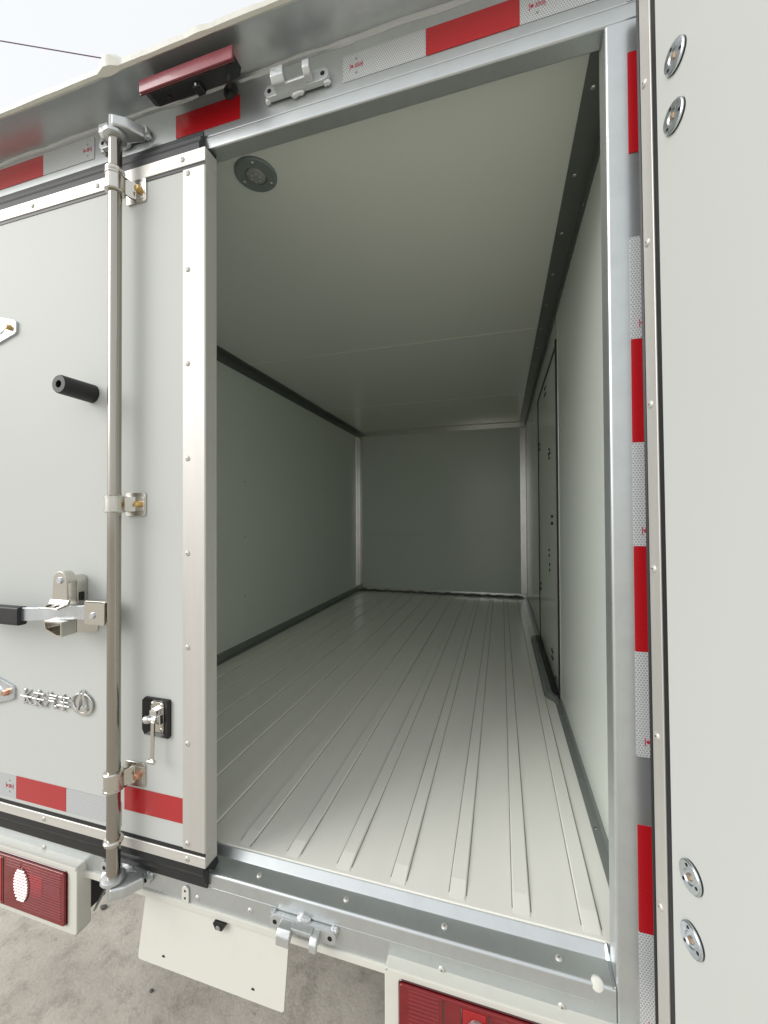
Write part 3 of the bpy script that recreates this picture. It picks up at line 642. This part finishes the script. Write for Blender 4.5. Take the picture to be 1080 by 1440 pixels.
def emblem(cx, cz):
    b2 = bmesh.new(); loops = []
    for t in range(33):
        an = 2*math.pi*t/32; c, s_ = math.cos(an), math.sin(an); wd = .0032+.0010*(-s_)
        pts = []
        for k in range(8):
            ph = 2*math.pi*k/8; rr = wd*math.cos(ph)
            pts.append((cx+(.0285+rr)*c, D-.0028-.0026*math.sin(ph), cz-.001+(.0215+rr)*s_))
        loops.append(pts)
    quads_strip(b2, loops, cap=False); bmesh.ops.remove_doubles(b2, verts=b2.verts, dist=1e-5); bm = join(None, b2)
    for s_ in (-1, 1):
        out = [(cx+s_*.001, cz+.0285), (cx+s_*.0062, cz+.0265), (cx+s_*.0085, cz+.016), (cx+s_*.0150, cz-.018), (cx+s_*.0105, cz-.0215), (cx+s_*.0040, cz+.006), (cx+s_*.001, cz+.012)]
        if s_ > 0: out.reverse()
        bm = prism(out, 'y', D-.0062-.0002*s_, D-.0002, .0014, 2, bm)
    bm = prism(list(reversed([(cx-.0075, cz-.0185), (cx-.006, cz-.009), (cx, cz-.005), (cx+.006, cz-.009), (cx+.0075, cz-.0185)])), 'y', D-.0048, D-.0002, .0014, 2, bm)
    bmesh.ops.recalc_face_normals(bm, faces=bm.faces)
    return bm
obj('emblem', emblem(-1.0105, .2755), 'chrome', door, 'chrome oval maker emblem')
# paddle latch
px0, px1, pz0, pz1 = -.846, -.7815, .2355, .3095
b2 = bmesh.new()
o0 = [(px0+.003, pz0), (px1, pz0-.001), (px1, pz1), (px0+.004, pz1)]; o0 = [(px0, pz0+.010), (px0+.006, pz0), (px1-.003, pz0-.001), (px1, pz0+.003), (px1, pz1-.003), (px1-.003, pz1), (px0+.004, pz1), (px0, pz1-.004)]
def shr(pts, k, kx):
    cx = (px0+px1)/2; cz = (pz0+pz1)/2
    return [(cx+(x-cx)*kx-.002, cz+(z-cz)*k) for x, z in pts]
f = lambda pts, y: [(p[0], y, p[1]) for p in pts]
i0 = shr(o0, .80, .55)
quads_strip(b2, [f(o0, D-.0002), f(o0, D-.0055), f(shr(o0, .96, .95), D-.0075), f(i0, D-.0018)], cap=False)
b2.faces.new([b2.verts.new(p) for p in f(i0, D-.0016)]); bmesh.ops.recalc_face_normals(b2, faces=b2.faces)
obj('paddle_tray', b2, 'plastic_black', door, 'black tray of the paddle latch')
cxp = -.8135
obj('latch_plate', prism(rrect(cxp-.0155, cxp+.0155, .243, .302, .003, 3), 'y', D-.0035, D-.0019, .0004, 1), 'stainless', door)
for dx in (-.011, .011):
    for z in (.248, .297): inst('screw', SCREW_S, (cxp+dx, D-.0036, z), door)
obj('latch_knuckle', box(cxp-.009, cxp+.008, D-.014, D-.003, .278, .290, .002, 2), 'chrome', door)
obj('latch_cam', lathe((cxp-.020, D-.013, .270), (1, 0, .1), [(0, .006), (.003, .008), (.010, .008), (.013, .005), (.024, .0055), (.030, .006), (.031, 0)], 16), 'chrome', door)
obj('latch_cam', prism([(cxp+.002, .263), (cxp+.016, .262), (cxp+.015, .281), (cxp+.007, .281)], 'y', D-.012, D-.003, .002, 2), 'chrome', door)
bm = prism([(-.030, .2705), (-.0345, .2705), (-.0365, .196), (-.0325, .196)], 'x', cxp+.0005, cxp+.0085, .0008, 1)
bm = lathe((cxp-.004, -.0365, .1955), (1, 0, 0), [(0, .003), (.0015, .0042), (.0155, .0042), (.017, .003)], 12, bm)
obj('tee_handle', bm, 'stainless', door, 'hanging T-shaped latch handle')
# tape on the door
tape('white', -1.3605, -1.2108, .0365, .0860, D, door, (-1.231, .0615)); tape('red', -1.2100, -1.0585, .0365, .0870, D, door)
tape('white', -1.0580, -.9080, .0370, .0870, D, door, (-.929, .0615)); tape('red', -.8985, -.7535, .0735, .1215, D, door)

# ================================================================ right rear door (swung open)
rd = obj('rear_door', box(.0, .70, .0005, .044, -.034, 1.41), 'door_white', truck, 'rear door swung open, showing its plain inner face', org=(0, 0, 0))
rd.location = Vector((0.0425, -0.0351, 0))-ORG['box_truck']; rd.rotation_euler = (0, R(-.5), R(-(90-15.5)))
obj('edge_strip', box(.0022, .0242, -.0028, .0005, -.033, 1.409, .0008, 1), 'alloy', rd)
obj('door_seal', box(.0245, .0335, -.0010, .0005, -.033, 1.409), 'rubber', rd)
obj('edge_gasket', prism([(-.0020, -.0040), (.0000, -.0044), (.0018, -.0030), (.0018, .040), (-.0020, .040)], 'z', -.033, 1.409), 'rubber', rd)
obj('edge_strip', box(.6722, .6985, -.0028, .0005, -.033, 1.409, .0008, 1), 'alloy', rd)
obj('door_skin', box(.0337, .672, -.0016, .0003, -.034, 1.41, .0005, 1), 'door_white', rd)
for i in range(7):
    z = 1.2581-.2225*i+.004
    if z > 0: inst('screw', SCREW, (.0115, -.0028, z), rd); inst('screw', SCREW, (.685, -.0028, z), rd)
for x, z in ((.0710, 1.2310), (.0675, 1.1590), (.0685, .2370), (.0685, .1640)):
    obj('hinge_washer', lathe((x, -.0016, z), (0, -1, 0), [(0, .0172), (.0022, .0172), (.0022, 0)], 32), 'plastic_black', rd)
    wsh = obj('hinge_washer', lathe((x, -.0038, z), (0, -1, 0), [(0, .0172), (.0014, .0172), (.0024, .0160), (.0024, .0085), (.0012, .0070), (.0012, 0)], 32), 'zinc', rd)
    obj('hinge_bolt', lathe((x, -.0050, z), (0, -1, 0), [(0, .0042), (.0016, .0040), (.0022, .0028), (.0022, 0)], 6), 'bolt_dull', rd)
    for k in range(3):
        aa = R(90+120*k+15)
        obj('washer_hole', lathe((x+.0122*math.cos(aa), -.0062, z+.0122*math.sin(aa)), (0, -1, 0), [(0, .0019), (.0004, .0019), (.0004, 0)], 10), 'hole_dark', rd)

# ================================================================ tail lamps, number plate board, running gear
def tail_lamp(x0, x1, oval):
    z0, z1 = -.214, -.073
    hs_ = obj('tail_lamp', prism(rrect(x0, x1, z0, z1, .006, 4), 'y', -.0205, .012, .003, 2), 'cream', truck, 'red tail lamp in a cream housing')
    lx0, lx1, lz0, lz1 = x0+.026, x1-.026, z0+.018, z1-.012
    obj('lens_surround', prism(rrect(lx0-.002, lx1+.002, lz0-.002, lz1+.002, .007, 4), 'y', -.0222, -.0200, .0008, 1), 'lens_dark', hs_)
    obj('lens', prism(rrect(lx0, lx1, lz0, lz1, .006, 4), 'y', -.0270, -.0218, .0022, 3), 'lens_red', hs_)
    # moulded sections of the lens
    L_ = lx1-lx0
    for a_, b_, n_, zz0, zz1, m_ in ((.62, .97, 17, .10, .93, 'lens_red'), (.645, .80, 12, .40, .92, 'lens_bright'), (.05, .20, 16, .08, .95, 'lens_red'), (.82, .96, 13, .36, .92, 'lens_red'), (.46, .60, 3, .82, .93, 'lens_red')):
        for i in range(n_):
            zz = lz0+(lz1-lz0)*(zz0+(zz1-zz0)*i/(n_-1)); sk = 0
            ya, yb = -.0280, -.0266
            obj('lens_ridge', prism([(ya, zz-.0004), (ya+.0002, zz+.0006), (yb, zz+.0022), (yb, zz-.0022)], 'x', lx0+L_*a_+sk, lx0+L_*b_+sk), m_, hs_)
    for a_ in (.215, .30, .43): obj('lens_divider', box(lx0+L_*a_, lx0+L_*a_+.0024, -.0282, -.0266, lz0+.004, lz1-.004, .0006, 1), 'lens_dark', hs_)
    obj('lens_panel', box(lx0+L_*.31, lx0+L_*.42, -.0279, -.0266, lz0+.006, lz1-.006, .001, 1), 'lens_bright', hs_)
    ox, oz = oval, (lz0+lz1)/2+.004
    el = [(ox+.0230*math.cos(2*math.pi*k/28), oz+.0360*math.sin(2*math.pi*k/28)) for k in range(28)]
    obj('reversing_lens', prism(el, 'y', -.0300, -.0264, .0012, 2), 'lens_clear', hs_)
    for i in range(11):
        zz = oz-.031+.0062*i; wd = .0222*math.sqrt(max(0.05, 1-((zz-oz)/.036)**2))
        obj('lens_ridge', prism([(-.0318, zz), (-.0298, zz+.0024), (-.0298, zz-.0018)], 'x', ox-wd*.94, ox+wd*.94), 'lens_clear', hs_)
    for bx in (x0+.03, x1-.012):
        obj('lamp_bracket', box(bx-.010, bx-.006, .0125, .06, -.20, -.105, .001, 1), 'chassis', hs_)
    obj('lamp_stay', prism([(.013, -.19), (.018, -.19), (.11, -.104), (.10, -.104)], 'x', x1+.002, x1+.006), 'silver', hs_)
    return hs_
tail_lamp(-1.400, -1.0215, -1.1725); tail_lamp(-.3465, .032, -.196)
# white number-plate board, hinged slightly outward
b2 = bmesh.new()
def pb(x, t, y): return (x, -.0185*t+y+.0, -.103-.1095*t)
quads_strip(b2, [[(x_, 0, 0) for x_ in ()] or [pb(-.8605, 0, 0), pb(-.5335, 0, 0), pb(-.5335, .97, 0), pb(-.5375, 1, 0), pb(-.8570, 1, 0), pb(-.8605, .97, 0)], [pb(-.8605, 0, .0025), pb(-.5335, 0, .0025), pb(-.5335, .97, .0025), pb(-.5375, 1, .0025), pb(-.8570, 1, .0025), pb(-.8605, .97, .0025)]])
bmesh.ops.recalc_face_normals(b2, faces=b2.faces)
npb = obj('number_plate_board', b2, 'cream', truck, 'blank cream number-plate board hanging under the sill')
for x in (-.800, -.598):
    q = pb(x, .84, 0); obj('plate_hole', lathe((q[0], q[1]+.0002, q[2]), (0, -1, -.17), [(0, .0034), (.0006, .0034), (.0006, 0)], 12), 'hole_dark', npb)
q = pb(-.68, .08, 0)
obj('camera_housing', prism([(-.690, -.1045), (-.662, -.1045), (-.669, -.1155), (-.684, -.1155)], 'y', -.011, -.001, .0015, 2), 'plastic_black', npb, 'black reversing camera above the plate board')
obj('camera_lens', lathe((-.6765, -.0108, -.1098), (0, -1, -.2), [(0, .0048), (.0015, .0048), (.0022, .0032), (.0016, 0)], 16), 'lens_smoke', npb)
# chassis and rear axle
ch = obj('chassis_rail', box(-1.05, -.98, .27, LEN, -.30, -.19, .004), 'chassis', truck); obj('chassis_rail', box(-.388, -.318, .27, LEN, -.30, -.19, .004), 'chassis', truck)
for y in (.35, 1.3, 2.4): obj('cross_member', box(-1.40, .03, y, y+.06, -.188, -.0885), 'chassis', truck)
obj('axle', lathe((-1.30, 1.05, -.56), (1, 0, 0), [(0, .04), (1.24, .04)], 16), 'chassis', truck)
for x0, s in ((-1.36, -1), (-.008, 1)):
    wo_ = obj('wheel', lathe((x0-.09, 1.05, -.56), (1, 0, 0), [(0, .19), (.0, .26), (.02, .285), (.05, .29), (.13, .29), (.16, .285), (.18, .26), (.18, .19), (.15, .18), (.03, .18)], 40), 'tyre', truck)
    obj('rim', lathe((x0-.06, 1.05, -.56), (1, 0, 0), [(0, .188), (.12, .188), (.12, .16), (.07, .15), (.07, .05), (.09, .04), (.09, 0)], 32), 'silver', wo_)
    for dy in (-.05, .05): obj('spring', box(x0*0+(-1.02 if s < 0 else -.352)-.025, (-1.02 if s < 0 else -.352)+.025, 1.05-.5, 1.05+.5, -.53+dy*.2, -.52+dy*.2), 'chassis', truck) if dy < 0 else None
